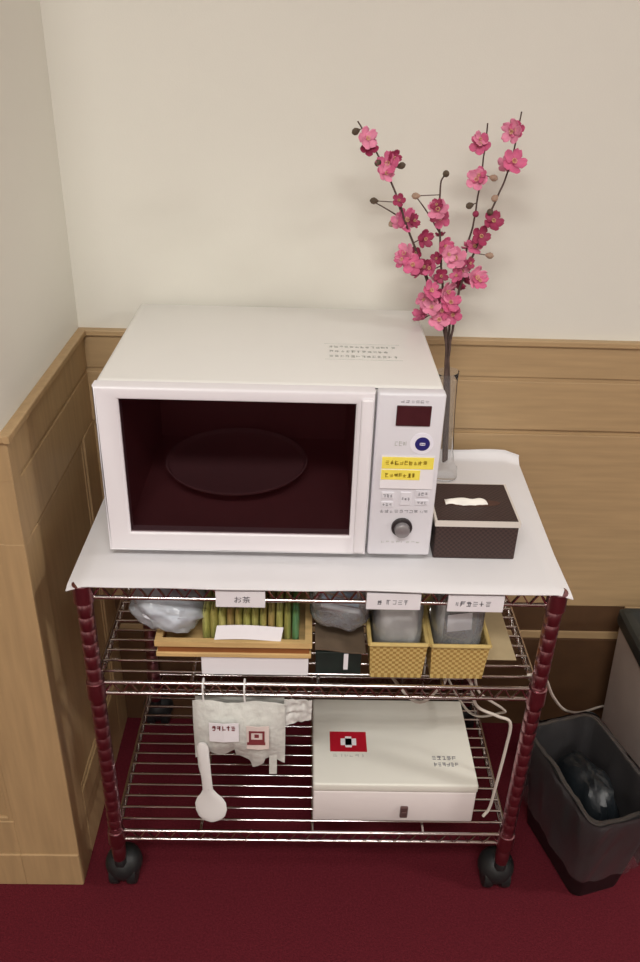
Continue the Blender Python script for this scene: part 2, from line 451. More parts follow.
b = bm_new(); lathe(b, [(.0165, Y0), (.0165, Y0 - .0006)], .1345, .918, 28, axis='y'); onp('round_sticker', b, M['halo'], 'round white sticker with navy disc')
b = bm_new(); lathe(b, [(.0105, Y0 - .0006), (.0105, Y0 - .0011)], .1355, .9175, 24, axis='y'); onp('navy_disc', b, M['navy'])
b = bm_new(); box(b, .1315, .1395, Y0 - .0015, Y0 - .0011, .9155, .9167); box(b, .1315, .1395, Y0 - .0015, Y0 - .0011, .9182, .9194); box(b, .1315, .1325, Y0 - .0015, Y0 - .0011, .9155, .9194); box(b, .1385, .1395, Y0 - .0015, Y0 - .0011, .9155, .9194)
onp('sticker_mark', b, M['halo'])
b = bm_new(); glyphs(b, 3, .018, .008, (3, 4), on_front(.105, Y0, .917), 8); onp('lettering', b, M['inkl'])
# note taped on: white slip with two yellow highlighted lines
b = bm_new(); sheet(b, lambda u, v: (.0795 + .076 * u, Y0 - .0012 - .0015 * (1 - v) ** 2, .846 + .053 * v), 6, 8, .0005); onp('paper_note', b, M['card'], 'white paper note with two yellow highlighted lines')
b = bm_new(); box(b, .0805, .154, Y0 - .0023, Y0 - .0015, .878, .8965); onp('highlighted_line', b, M['yellow'])
b = bm_new(); box(b, .0805, .136, Y0 - .0028, Y0 - .0015, .8605, .876); onp('highlighted_line', b, M['yellow'])
b = bm_new(); glyphs(b, 9, .060, .0075, (3, 4, 5), on_front(.115, Y0 - .0023, .888), 12, stroke=.16); onp('lettering', b, M['olive'])
b = bm_new(); glyphs(b, 7, .045, .0075, (4, 3, 5), on_front(.108, Y0 - .0028, .868), 13, stroke=.16); onp('lettering', b, M['olive'])
for (cx, cz, w, h) in ((.0925, .833, .018, .011), (.119, .828, .016, .022), (.143, .837, .019, .011), (.0925, .818, .018, .009), (.143, .822, .019, .009)):
    b = bm_new(); box(b, cx - w / 2, cx + w / 2, Y0 - .0016, Y0 + .001, cz - h / 2, cz + h / 2, .0008); bt = onp('button', b, M['panel'])
    b = bm_new(); glyphs(b, 3, w * .8, min(h * .55, .006), (3, 4), on_front(cx, Y0 - .0016, cz), int(cx * 9999 + cz * 777)); onp('lettering', b, M['ink'])
b = bm_new(); glyphs(b, 10, .072, .006, (3, 4, 2), on_front(.118, Y0, .806), 21); onp('lettering', b, M['ink'])
b = bm_new(); lathe(b, [(.0155, Y0), (.0155, Y0 - .004), (.0135, Y0 - .005)], .117, .7795, 28, axis='y'); onp('dial_ring', b, M['dark'], 'black ring round the dial', smooth=True)
b = bm_new(); lathe(b, [(.0115, Y0 - .005), (.0110, Y0 - .013), (.0095, Y0 - .014)], .117, .7785, 28, axis='y'); onp('dial', b, M['dialm'], 'grey turning dial', smooth=True)
b = bm_new(); glyphs(b, 8, .060, .004, (2, 3), on_front(.117, Y0, .7525), 31); onp('lettering', b, M['inkl'])
b = bm_new(); glyphs(b, 13, .104, .009, (4, 5, 3), on_top(.056, .226, Z1), 41, stroke=.13); glyphs(b, 11, .09, .009, (4, 5, 3), on_top(.050, .206, Z1), 42, stroke=.13); glyphs(b, 13, .104, .009, (4, 5, 3), on_top(.056, .186, Z1), 43, stroke=.13)
box(b, -.002, .114, .238, .2385, Z1, Z1 + .0004); box(b, -.002, .114, .172, .1725, Z1, Z1 + .0004)
o = obj('caution_print', b, M['inkl'], mw); o['label'] = 'pale grey caution print on the top'
for (x, y) in ((-.28, .11), (.13, .11), (-.28, .37), (.13, .37)):
    b = bm_new(); lathe(b, [(.010, ZP + .0005), (.012, ZP + .002), (.012, Z0 + .002)], x, y, 16); obj('foot', b, M['ink'], mw, True)

# ------------------------------------------------------------------ tissue box
tb = empty('tissue_box', (.234, .13, ZP), 'dark brown woven tissue box with pale band beside the microwave', 'tissue box')
b = bm_new(); box(b, .172, .298, .071, .189, ZP + .0006, .771, .002); obj('body', b, M['brownw'], tb)
b = bm_new(); ring_frame(b, .170, .300, .0, .118, .1735, .2965, .003, .115, 0, .009)
bmesh.ops.transform(b, matrix=Matrix(((1, 0, 0, 0), (0, 0, 1, .071 - .0005), (0, 1, 0, .770), (0, 0, 0, 1))), verts=b.verts)
o = obj('edge_band', b, M['band'], tb); o['label'] = 'pale band round the lid edge'
b = bm_new(); box(b, .1733, .2967, .0735, .1865, .770, .7795, .001); lidt = obj('lid', b, M['brownw'], tb)
def oval(bm, cx, cy, rx, ry, z0, z1, n=28):
    a = [bm.verts.new((cx + rx * math.cos(2 * PI * k / n), cy + ry * math.sin(2 * PI * k / n), z0)) for k in range(n)]
    c = [bm.verts.new((cx + rx * math.cos(2 * PI * k / n), cy + ry * math.sin(2 * PI * k / n), z1)) for k in range(n)]
    for k in range(n): bm.faces.new((a[k], a[(k + 1) % n], c[(k + 1) % n], c[k]))
    bm.faces.new(c); bm.faces.new(a[::-1])
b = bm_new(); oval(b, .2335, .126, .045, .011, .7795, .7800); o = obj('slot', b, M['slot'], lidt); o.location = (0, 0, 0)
def tfn(u, v):
    x = .192 + .066 * u; k = math.sin(PI * u) ** .5 if 0 < u < 1 else 0
    return (x, .118 + .016 * v + .002 * math.sin(u * 9), .7802 + .0075 * k * math.sin(PI * v) + .001 * math.sin(u * 14 + v * 3))
b = bm_new(); sheet(b, tfn, 20, 8, .0006); o = obj('tissue', b, M['tissue'], tb, True, 60); o['label'] = 'white folded tissue showing in the slot'

# ------------------------------------------------------------------ vase and blossom branches
VX, VY = .227, .328
ZV = ZP + .0008
vs = empty('bud_vase', (VX, VY, ZV), 'slim clear glass bud vase behind the tissue box holding pink branches', 'vase')
b = bm_new()
outer = [(.019, ZV), (.0215, ZV + .002), (.0215, ZV + .02), (.016, ZV + .03), (.0140, ZV + .05), (.0145, ZV + .10), (.0155, ZV + .15), (.0175, ZV + .19), (.0195, ZV + .205)]
inner = [(.0184, ZV + .2045), (.0163, ZV + .19), (.0142, ZV + .15), (.0130, ZV + .10), (.0122, ZV + .05), (.010, ZV + .034), (.002, ZV + .030)]
lathe(b, outer + inner, VX, VY, 28, capends=True)
LEAN = Matrix.Translation((VX, VY, ZV)) @ Matrix.Rotation(math.radians(-4.5), 4, 'Y') @ Matrix.Translation((-VX, -VY, -ZV))
bmesh.ops.transform(b, matrix=Matrix.Translation((0, 0, .0012)) @ LEAN, verts=b.verts)
obj('glass_body', b, M['vase'], vs, True, 60)

def petal_mesh(mname, m, scale):
    b = bm_new()
    for k in range(5):
        t = bmesh.new(); a = 2 * PI * k / 5
        def f(u, v):
            r = .0015 + .0175 * u; w = .0095 * math.sin(PI * min(1, (.12 + u * .80))) ** .7 * (.86 + .14 * math.cos(u * 9 + v * 5)) * (v * 2 - 1)
            z = .007 * u * u - .003 * math.sin(PI * v) * u + .002 * u + .0016 * (k % 2)
            return ((r * math.cos(a) - w * math.sin(a)) * scale, (r * math.sin(a) + w * math.cos(a)) * scale, z * scale)
        sheet(t, f, 6, 5, .0005); merge(b, t)
    lathe(b, [(.0012 * scale, -.007 * scale), (.003 * scale, -.002 * scale), (.002 * scale, .001 * scale)], 0, 0, 8)
    bmesh.ops.recalc_face_normals(b, faces=b.faces)
    d = bpy.data.meshes.new(mname); b.to_mesh(d); b.free(); d.materials.append(m)
    for p in d.polygons: p.use_smooth = True
    return d
def stamen_mesh():
    b = bm_new(); rnd = random.Random(2)
    for k in range(9):
        a = 2 * PI * k / 9; tube(b, [(0, 0, 0), (.003 * math.cos(a), .003 * math.sin(a), .007)], .0003, 4)
        t = bmesh.new(); bmesh.ops.create_icosphere(t, subdivisions=1, radius=.0008); merge(b, t, Matrix.Translation((.003 * math.cos(a), .003 * math.sin(a), .007)))
    d = bpy.data.meshes.new('stamens'); b.to_mesh(d); b.free(); d.materials.append(M['stamen']); return d
def bud_mesh(nm, m):
    b = bm_new(); lathe(b, [(.001, -.006), (.0035, -.003), (.0052, .001), (.0042, .005), (.001, .0075)], 0, 0, 10)
    d = bpy.data.meshes.new(nm); b.to_mesh(d); b.free(); d.materials.append(m)
    for p in d.polygons: p.use_smooth = True
    return d
PM = [petal_mesh('petals_pink', M['pinka'], .9), petal_mesh('petals_light', M['pinkb'], .9), petal_mesh('petals_deep', M['pinkc'], .9)]
SM = stamen_mesh(); BM_ = [bud_mesh('bud_dark', M['calyx']), bud_mesh('bud_pale', M['calyxl']), bud_mesh('bud_pink', M['pinkc'])]
def aim(v, roll):
    return Vector(v).normalized().to_track_quat('Z', 'Y').to_matrix().to_4x4() @ Matrix.Rotation(roll, 4, 'Z')
def branch(label, path, dy, blossoms, buds, twigs=()):
    e = empty('blossom_branch', (VX, VY, ZV + .031), label, 'flower branch', 'pink blossom branches')
    P = [(VX - .003 + dy * .3, VY - .002 + dy * .4, ZV + .036), (VX - .008 + dy * .35, VY - .002 + dy * .4, ZV + .10), (VX - .0155 + dy * .4, VY - .002 + dy * .4, ZV + .19)] + [(x, .325 + dy * (.25 + .75 * i / max(1, len(path) - 1)), z) for i, (x, z) in enumerate(path)]
    S = spline(P, 8)
    S = [p + Vector((noise.noise(p * 40) * .0018, 0, 0)) if i > 14 else p for i, p in enumerate(S)]
    b = bm_new(); tube(b, S, .0028, 7, .0011)
    for tw in twigs:
        p0 = min(S, key=lambda q: (q - Vector(tw[0])).length)
        tube(b, spline([p0] + [Vector(q) for q in tw[1:]], 5), .0014, 6, .0009)
    obj('stem', b, M['bark'], e, True, 60)
    for (x, z, c, s) in blossoms:
        q = Vector((x, .325 + dy, z)); near = min(S, key=lambda w: Vector((w.x - x, 0, w.z - z)).length)
        y = near.y - .006 - random.random() * .012 if random.random() < .75 else near.y + .008
        d = Vector((random.uniform(-.7, .7) + (x - near.x) * 30, -1.0 if y < near.y else .5, random.uniform(-.1, .9)))
        loc = Vector((x, y, z)); base = loc - d.normalized() * .007 * s
        o = bpy.data.objects.new('blossom', PM[c]); COL.objects.link(o); o.parent = e
        o.matrix_local = Matrix.Translation(loc - Vector(e.location)) @ aim(d, random.random() * 6) @ Matrix.Scale(s, 4)
        if c == 2: o['label'] = 'deep magenta blossom'
        st = bpy.data.objects.new('stamens', SM); COL.objects.link(st); st.parent = o
        if (base - near).length > .002:
            b = bm_new(); tube(b, [near, base], .0009, 5); k = obj('blossom_stalk', b, M['bark'], e)
    for (x, z, c) in buds:
        near = min(S, key=lambda w: Vector((w.x - x, 0, w.z - z)).length)
        o = bpy.data.objects.new('bud', BM_[c]); COL.objects.link(o); o.parent = e
        loc = Vector((x, near.y - .004, z))
        d = (loc - near); d = d if d.length > .003 else Vector((.4, -.5, .8))
        o.matrix_local = Matrix.Translation(loc - Vector(e.location)) @ aim(d, 0)
        if (loc - near).length > .006:
            b = bm_new(); tube(b, [near, loc], .0008, 5); obj('bud_stalk', b, M['bark'], e)

branch('pink blossom branch leaning farthest left, tipped high on the wall',
       [(.198, .991), (.167, 1.057), (.128, 1.143), (.099, 1.209), (.067, 1.265), (.037, 1.305)], -.012,
       [(.050, 1.283, 1, .95), (.056, 1.270, 2, .8), (.085, 1.247, 0, 1.05), (.080, 1.236, 1, .8), (.092, 1.258, 2, .7), (.105, 1.197, 2, .6), (.134, 1.101, 0, 1.0), (.163, 1.062, 0, 1), (.152, 1.10, 2, .8), (.170, 1.034, 1, .9)],
       [(.071, 1.250, 0), (.104, 1.246, 0), (.036, 1.292, 0)])
branch('short pink blossom branch left of centre with a drooping side twig',
       [(.196, .991), (.162, 1.073), (.134, 1.13), (.117, 1.165), (.106, 1.19)], .008,
       [(.117, 1.166, 0, 1.1), (.109, 1.162, 1, .8), (.130, 1.165, 2, .7), (.124, 1.114, 1, 1), (.120, 1.106, 0, .85), (.150, 1.139, 2, .85), (.161, 1.012, 0, 1.0), (.176, 1.050, 2, .8), (.150, 1.085, 0, .9), (.140, 1.118, 2, .6), (.142, 1.092, 2, .6), (.156, 1.045, 1, .8), (.168, 1.020, 2, .7)],
       [(.070, 1.192, 0), (.100, 1.16, 1)],
       twigs=[((.117, .333, 1.165), (.094, .328, 1.178), (.070, .329, 1.190))])
branch('middle pink blossom branch with a dark bud at its upright tip',
       [(.200, .991), (.188, 1.058), (.177, 1.121), (.169, 1.189), (.168, 1.222), (.173, 1.235)], -.004,
       [(.166, 1.184, 1, 1.0), (.172, 1.174, 0, .95), (.163, 1.192, 2, .6), (.181, 1.131, 0, .85), (.186, 1.120, 1, .8), (.172, 1.110, 2, .6), (.180, 1.085, 2, .7), (.176, 1.070, 1, .7), (.190, 1.012, 2, .7), (.163, 1.097, 0, .8), (.191, 1.060, 1, 1.0), (.183, 1.013, 1, 1.05), (.174, 1.036, 0, 1.0), (.176, 1.142, 2, .5)],
       [(.173, 1.236, 0), (.132, 1.203, 1)],
       twigs=[((.171, .321, 1.15), (.15, .322, 1.18), (.133, .321, 1.2))])
branch('upright pink blossom branch second from the right',
       [(.205, .991), (.206, 1.058), (.222, 1.138), (.228, 1.213), (.2295, 1.306)], .006,
       [(.220, 1.277, 0, .95), (.217, 1.284, 1, .7), (.219, 1.229, 1, .95), (.224, 1.235, 0, .75), (.202, 1.111, 1, 1.05), (.210, 1.104, 0, .8), (.199, 1.043, 0, 1.0), (.207, 1.021, 0, .9), (.210, 1.065, 2, .9), (.228, 1.128, 0, .8), (.190, 1.03, 0, .9), (.215, 1.09, 1, .7), (.222, 1.105, 2, .6), (.206, 1.085, 0, .7)],
       [(.246, 1.231, 1), (.226, 1.177, 2), (.2165, 1.190, 0)])
branch('tall pink blossom branch leaning farthest right',
       [(.210, .992), (.214, 1.059), (.232, 1.128), (.253, 1.199), (.268, 1.25), (.2735, 1.324)], -.008,
       [(.262, 1.299, 1, 1.0), (.267, 1.302, 0, .7), (.268, 1.256, 0, 1.1), (.263, 1.250, 1, .8), (.251, 1.169, 2, .95), (.234, 1.147, 2, .9), (.229, 1.126, 0, 1), (.232, 1.087, 1, 1.05), (.239, 1.080, 0, .85), (.221, 1.075, 2, .8)],
       [(.251, 1.204, 1), (.253, 1.117, 1), (.246, 1.183, 0)])

# ------------------------------------------------------------------ label cards on the top shelf's front rail
def text_mesh(txt, size):
    c = bpy.data.curves.new('t', 'FONT'); c.body = txt; c.size = size; c.align_x = 'CENTER'; c.align_y = 'CENTER'; c.extrude = .0001
    o = bpy.data.objects.new('t', c); COL.objects.link(o)
    dg = bpy.context.evaluated_depsgraph_get(); d = bpy.data.meshes.new_from_object(o.evaluated_get(dg))
    bpy.data.objects.remove(o); return d
def shelf_card(x0, x1, z0, z1, label):
    e = empty('label_card', ((x0 + x1) / 2, -.006, z0), label, 'label card', 'label cards on the top shelf rail')
    b = bm_new(); box(b, x0, x1, -.0075, -.0035, z0, z1, .0008); obj('card', b, M['card'], e)
    return e
c1 = shelf_card(-.1555, -.0825, .671, .7000, 'white label card with two dark characters, above the green tea packets')
d = text_mesh('お茶', .0125)
o = bpy.data.objects.new('lettering', d); d.materials.clear(); d.materials.append(M['inkd']); COL.objects.link(o); o.parent = c1
o.rotation_euler = (PI / 2, 0, 0); o.location = Vector((-.1165, -.0077, .6845)) - Vector(c1.location)
c2 = shelf_card(.0665, .1470, .6715, .7005, 'white label card with faint grey print, above the left golden basket')
b = bm_new(); glyphs(b, 1, .009, .009, (6,), on_front(.086, -.0075, .6855), 51, stroke=.12); glyphs(b, 4, .034, .0095, (5, 3, 3, 4), on_front(.1125, -.0075, .6855), 52, stroke=.08); obj('lettering', b, M['ink'], c2)
c3 = shelf_card(.187, .2705, .670, .6995, 'white label card with grey print, above the right golden basket')
b = bm_new(); glyphs(b, 6, .057, .0105, (2, 5, 6, 3, 3, 4), on_front(.2235, -.0075, .685), 53, stroke=.1); obj('lettering', b, M['ink'], c3)

# ------------------------------------------------------------------ middle shelf things
ZM = ZS[1] + .0003
b = bm_new(); box(b, -.185, -.016, .016, .17, ZM, .5555, .0015)
tag(obj('flat_box', b, M['card']), 'flat white box lying under the tan tray on the middle shelf', 'box')
tr = empty('wooden_tray', (-.133, .1, .556), 'tan shallow tray holding tea packets on the middle shelf', 'tray')
b = bm_new(); box(b, -.254, -.012, .012, .20, .5565, .5645, .0012); obj('bottom_board', b, M['traywood'], tr)
b = bm_new(); ring_frame(b, -.251, -.015, .015, .197, -.244, -.022, .021, .191, .5645, .578)
bmesh.ops.transform(b, matrix=Matrix(((1, 0, 0, 0), (0, 0, 1, 0), (0, 1, 0, 0), (0, 0, 0, 1))), verts=b.verts)
o = obj('side_wall', b, M['traydark'], tr); o['label'] = 'brown grooved tray side'
b = bm_new(); ring_frame(b, -.255, -.011, .011, .201, -.244, -.022, .021, .191, .578, .5875)
bmesh.ops.transform(b, matrix=Matrix(((1, 0, 0, 0), (0, 0, 1, 0), (0, 1, 0, 0), (0, 0, 0, 1))), verts=b.verts)
obj('rim', b, M['traywood'], tr)
pk = ['packa', 'packb', 'packa', 'packd', 'packb', 'packa', 'packa', 'packb', 'packd', 'packa', 'packb', 'packc']
xs = [-.184 + i * .0128 for i in range(12)]
ords = ['leftmost', 'second from left', 'third from left', 'fourth from left', 'fifth from left', 'sixth from left', 'sixth from right', 'fifth from right', 'fourth from right', 'third from right', 'second from right', 'rightmost']
cols = {'packa': 'green', 'packb': 'olive', 'packc': 'teal green', 'packd': 'brownish'}
for i, x in enumerate(xs):
    h = .0705 + random.uniform(-.004, .004); y0 = .0275 + random.uniform(-.001, .004)
    e = empty('tea_packet', (x + .006, .05, .565), '%s tea packet standing in the tan tray, %s of the row' % (cols[pk[i]], ords[i]), 'tea packet', 'tea packets in the tan tray')
    b = bm_new(); z0 = .5652
    def cross(z, f):  # pillow cross-sections
        hw = .0063 * f; hd = .05 if f > .1 else .05
        return [b.verts.new((x + .006 + sx * hw * k, y0 + .05 + sy * hd, z)) for sx, sy, k in ((-1, -.9, .8), (0, -1, 0), (1, -.9, .8), (1, 0, 1), (1, .9, .8), (0, 1, 0), (-1, .9, .8), (-1, 0, 1))]
    R = [cross(z0 + h * t, f) for t, f in ((0, .9), (.05, .95), (.4, 1), (.8, .9), (.93, .5), (.95, 0), (1, 0))]
    for q in range(len(R) - 1):
        for j in range(8): b.faces.new((R[q][j], R[q][(j + 1) % 8], R[q + 1][(j + 1) % 8], R[q + 1][j]))
    b.faces.new(R[0][::-1]); b.faces.new(R[-1])
    obj('pouch', b, M[pk[i]], e, True, 50)
b = bm_new(); sheet(b, lambda u, v: (-.163 + .103 * u + .004 * v, .0165 + .0085 * v, .5885 + .021 * v + .002 * math.sin(u * 4)), 8, 4, .0007)
tag(obj('paper_slip', b, M['card']), 'white paper slip leaning on the tea packets at the tray front', 'paper slip')
b = bm_new(); 
def bagfn(bm, c, s, amp, seed, tilt=0, n=34):
    t = bmesh.new(); blob(t, (0, 0, 0), s, amp, 2.2, n, seed, None, 4); merge(bm, t, Matrix.Translation(c) @ Matrix.Rotation(tilt, 4, 'Y'))
bagfn(b, (-.238, .078, .629), (.056, .066, .034), .15, 3, .45, 40)
cb = empty('plastic_bag', (-.244, .1, .59), 'pale clear plastic bag drooping over the left end of the tan tray', 'plastic bag')
obj('film', b, M['polyb'], cb, True, 40)
b = bm_new(); bagfn(b, (-.237, .078, .626), (.044, .054, .021), .25, 4, .45); o = obj('packed_paper', b, M['sugar'], cb, True, 40)

# dark box with brown top, clear bag on it
db = empty('carton', (.03, .08, ZM), 'small dark green carton with brown top between tray and golden baskets', 'carton')
b = bm_new(); box(b, -.004, .068, .022, .15, ZM, .562, .001); obj('body', b, M['dkgreen'], db)
b = bm_new(); sheet(b, lambda u, v: (-.006 + .080 * u, .018 + .134 * v, .5635 + .018 * (1 - u) * (.4 + .6 * v) + .001 * math.sin(u * 7)), 10, 8, .002); o = obj('flap', b, M['brownl'], db); o['label'] = 'brown raised top flap'
b = bm_new(); box(b, .040, .047, .0205, .0215, .528, .560); o = obj('tag', b, M['card'], db); o['label'] = 'small white paper tag'
cb = empty('plastic_bag', (.045, .09, .585), 'crumpled clear plastic bag of white paper sticks behind the middle label card', 'plastic bag')
b = bm_new(); bagfn(b, (.033, .085, .633), (.047, .06, .040), .12, 8, .12); obj('film', b, M['poly'], cb, True, 40)
for k in range(7):
    b = bm_new(); a = .3 + .12 * math.sin(k * 2.1); cx, cy, cz = .032 + .003 * math.sin(k * 3), .055 + k * .009, .624 + .008 * math.sin(k * 1.7)
    dx, dz = math.cos(a) * .032, math.sin(a) * .022
    tube(b, [(cx - dx, cy, cz + dz), (cx + dx, cy, cz - dz)], .0042, 8); obj('paper_stick', b, M['bluep'] if k in (1, 4) else M['sugar'], cb, True)

def basket(x0, x1, y0, y1, z0, z1, label):
    e = empty('woven_basket', ((x0 + x1) / 2, (y0 + y1) / 2, z0), label, 'basket', 'golden baskets on the middle shelf')
    b = bm_new(); t = .003; i = .004
    ring = lambda z, s, q: [b.verts.new((x0 + (i if s else 0) + q, y0 + (i if s else 0) + q, z)), b.verts.new((x1 - (i if s else 0) - q, y0 + (i if s else 0) + q, z)), b.verts.new((x1 - (i if s else 0) - q, y1 - (i if s else 0) - q, z)), b.verts.new((x0 + (i if s else 0) + q, y1 - (i if s else 0) - q, z))]
    rs = [ring(z0, True, 0), ring(z1 - .006, False, 0), ring(z1 - .006, False, t), ring(z0 + t, True, t)]
    for k in range(3):
        for j in range(4): b.faces.new((rs[k][j], rs[k][(j + 1) % 4], rs[k + 1][(j + 1) % 4], rs[k + 1][j]))
    b.faces.new(rs[0][::-1]); b.faces.new(rs[3])
    obj('woven_body', b, M['weave'], e)
    b = bm_new(); P = [(x0, y0), (x1, y0), (x1, y1), (x0, y1), (x0, y0)]
    for k in range(4): tube(b, [(P[k][0], P[k][1], z1 - .004), (P[k + 1][0], P[k + 1][1], z1 - .004)], .0036, 8)
    obj('rim', b, M['weaverim'], e, True)
    return e
basket(.0790, .1690, .012, .135, ZM, .592, 'golden woven basket standing left, under the middle label card')
basket(.1755, .2665, .012, .135, ZM, .591, 'golden woven basket standing right, under the right label card')
cb = empty('plastic_bag', (.124, .07, .53), 'clear plastic bag standing in the left golden basket', 'plastic bag')
b = bm_new(); bagfn(b, (.124, .073, .600), (.0395, .054, .070), .05, 12); obj('film', b, M['poly'], cb, True, 40)
b = bm_new(); bagfn(b, (.124, .076, .585), (.034, .046, .055), .07, 13); o = obj('contents', b, M['greyp'], cb, True, 40); o['label'] = 'greyish packed contents'
cb = empty('plastic_bag', (.22, .07, .53), 'clear plastic bag with a white slip in the right golden basket', 'plastic bag')
b = bm_new(); bagfn(b, (.221, .073, .600), (.0395, .054, .070), .05, 15); obj('film', b, M['poly'], cb, True, 40)
b = bm_new(); box(b, .205, .236, .05, .095, .585, .660, .003); o = obj('packed_pouch', b, M['dkgreen'], cb); o['label'] = 'dark green pouch inside the bag'
b = bm_new(); sheet(b, lambda u, v: (.200 + .038 * u, .030 + .008 * v, .600 + .027 * v + .006 * u), 5, 4, .0006); o = obj('paper_slip', b, M['card'], cb)
b = bm_new(); bagfn(b, (.192, .075, .600), (.008, .03, .045), .1, 17); obj('packed_paper', b, M['greyp'], cb, True)

b = bm_new(); sheet(b, lambda u, v: (.276 + .052 * u, .06 + .27 * v, ZM + .0014 + .004 * math.sin(PI * v) * (1 - u)), 6, 20, .0016)
tag(obj('cardboard_sheet', b, M['beige']), 'beige cardboard strip lying on the middle shelf right of the golden baskets', 'cardboard')
# ------------------------------------------------------------------ bottom shelf: white first aid box
ZB = ZS[0] + .0003
fb = empty('first_aid_box', (.146, .125, ZB), 'white first aid box with red square on the bottom shelf', 'first aid box')
b = bm_new(); box(b, .000, .290, .0225, .228, ZB, .242, .003); obj('body', b, M['boxf'], fb, True, 50)
b = bm_new(); box(b, -.0015, .2915, .021, .2295, .2425, .262, .004, 3); ld = obj('lid', b, M['boxw'], fb, True, 50)
ZL = .262
def onl(n, bm, m, lab=None):
    o = obj(n, bm, m, ld); o.location = (0, 0, 0)
    if lab: o['label'] = lab
b = bm_new(); box(b, .030, .098, .095, .143, ZL, ZL + .0005); onl('emblem', b, M['redl'], 'red square emblem with a white cross')
b = bm_new(); box(b, .050, .079, .110, .126, ZL + .0005, ZL + .0009); box(b, .0585, .0705, .105, .131, ZL + .0005, ZL + .0009); onl('white_cross', b, M['card'])
b = bm_new(); glyphs(b, 5, .046, .010, (3, 4), on_top(.238, .083, ZL), 61, stroke=.12); glyphs(b, 6, .046, .010, (4, 3), on_top(.240, .068, ZL), 62, stroke=.12); onl('lettering', b, M['ink'])
b = bm_new(); glyphs(b, 6, .06, .008, (3, 2), on_top(.064, .086, ZL), 63, stroke=.1); onl('lettering', b, M['inkl'])
b = bm_new(); box(b, .1565, .1705, .017, .0225, .180, .207, .002); box(b, .159, .168, .0155, .018, .184, .196, .001); o = obj('latch', b, M['latch'], fb); o['label'] = 'brown metal latch'

# ------------------------------------------------------------------ white holder hanging from the middle shelf's front rail
hd = empty('hanging_pouch', (-.12, -.02, .36), 'crumpled white plastic pouch with paper labels hanging under the middle shelf', 'pouch')
def hfn(u, v):
    x = -.198 + .147 * u; bot = .362 + (.012 if u < .45 and u > .15 else 0) - (.010 if .62 < u < .78 else 0) + .006 * math.sin(u * 17) + (-.003 if u > .6 else 0)
    top = .487 + .003 * math.sin(u * 11)
    z = bot + (top - bot) * v
    y = -.012 - .016 * math.sin(PI * v) * math.sin(PI * u) ** .5 + .003 * noise.noise(Vector((x * 40, z * 22, 0))) + .0009 * noise.noise(Vector((x * 130, z * 110, 4)))
    return (x, y, z)
b = bm_new(); sheet(b, hfn, 50, 40, .0012); obj('pouch_front', b, M['bagw'], hd, True, 60)
b = bm_new(); sheet(b, lambda u, v: (-.196 + .143 * u, .004 + .010 * math.sin(PI * v) + .004 * noise.noise(Vector((u * 6, v * 5, 2))), .370 + .116 * v), 24, 16, .0012); obj('pouch_back', b, M['bagw'], hd, True, 60)
b = bm_new(); sheet(b, lambda u, v: (-.053 + .044 * u, -.006 + .006 * noise.noise(Vector((u * 5, v * 6, 7))), .487 - .042 * (1 - v) - .014 * (1 - u) * (1 - v)), 14, 12, .0012); o = obj('side_flap', b, M['greyp'], hd, True, 60); o['label'] = 'greyish folded side of the pouch'
for (x, zt_) in ((-.181, .5155), (-.116, .5155)):
    b = bm_new(); tube(b, spline([(x + .001, -.012, .484), (x, -.012, .50), (x, -.010, .515), (x, 0, .5195), (x, .007, .515), (x, .006, .49)], 5), .0016, 6); obj('hook', b, M['paddle'], hd, True)
b = bm_new(); sheet(b, lambda u, v: (-.171 + .047 * u, -.0335 + .004 * abs(u - .5), .420 + .040 * v), 4, 3, .0008); o = obj('paper_label', b, M['card'], hd)
b = bm_new(); glyphs(b, 5, .038, .011, (4, 3, 2, 2, 3), on_front(-.1475, -.0338, .4505), 71, stroke=.16); obj('lettering', b, M['maroon'], hd)
b = bm_new(); sheet(b, lambda u, v: (-.112 + .036 * u, -.034 + .004 * abs(u - .5), .405 + .050 * v), 4, 3, .0008); o = obj('paper_label', b, M['pinklabel'], hd); o['label'] = 'pinkish paper label with dark red print'
b = bm_new(); ring_frame(b, -.108, -.083, .418, .446, -.1045, -.0865, .4275, .4425, -.0350, -.0342); box(b, -.111, -.082, -.0352, -.0342, .4165, .4215); box(b, -.099, -.092, -.0350, -.0342, .432, .439); obj('lettering', b, M['maroon'], hd)
b = bm_new(); sheet(b, lambda u, v: (-.0765 + .0125 * u, -.014, .327 + .045 * v), 3, 6, .0014); obj('strap', b, M['bagw'], hd)
# rice paddle
rp = empty('rice_paddle', (-.177, -.022, .225), 'white plastic rice paddle hanging below the white pouch', 'rice paddle')
b = bm_new()
def loop_at(z, cx, hw, hd_, cy):
    return [b.verts.new((cx + hw * math.cos(2 * PI * k / 16), cy + hd_ * math.sin(2 * PI * k / 16), z)) for k in range(16)]
secs = [(.222, -.1745, .006, .002), (.226, -.1745, .0165, .003), (.234, -.1745, .0225, .0035), (.248, -.175, .0265, .004), (.264, -.176, .026, .004), (.277, -.177, .021, .004), (.287, -.178, .0135, .004), (.296, -.179, .0095, .0035)]
R = [loop_at(z, cx, hw, hd_, -.0265 + .004 * math.sin((z - .222) * 30)) for z, cx, hw, hd_ in secs]
for q in range(len(R) - 1):
    for j in range(16): b.faces.new((R[q][j], R[q][(j + 1) % 16], R[q + 1][(j + 1) % 16], R[q + 1][j]))
b.faces.new(R[0][::-1]); b.faces.new(R[-1]); obj('blade', b, M['paddle'], rp, True, 60)
b = bm_new(); R = [loop_at(z, cx, hw, hd_, -.0235 - .0015 * (z > .3)) for z, cx, hw, hd_ in ((.292, -.179, .009, .0035), (.32, -.180, .0085, .0035), (.36, -.182, .009, .0035), (.40, -.184, .0095, .0035), (.408, -.184, .006, .002))]
for q in range(len(R) - 1):
    for j in range(16): b.faces.new((R[q][j], R[q][(j + 1) % 16], R[q + 1][(j + 1) % 16], R[q + 1][j]))
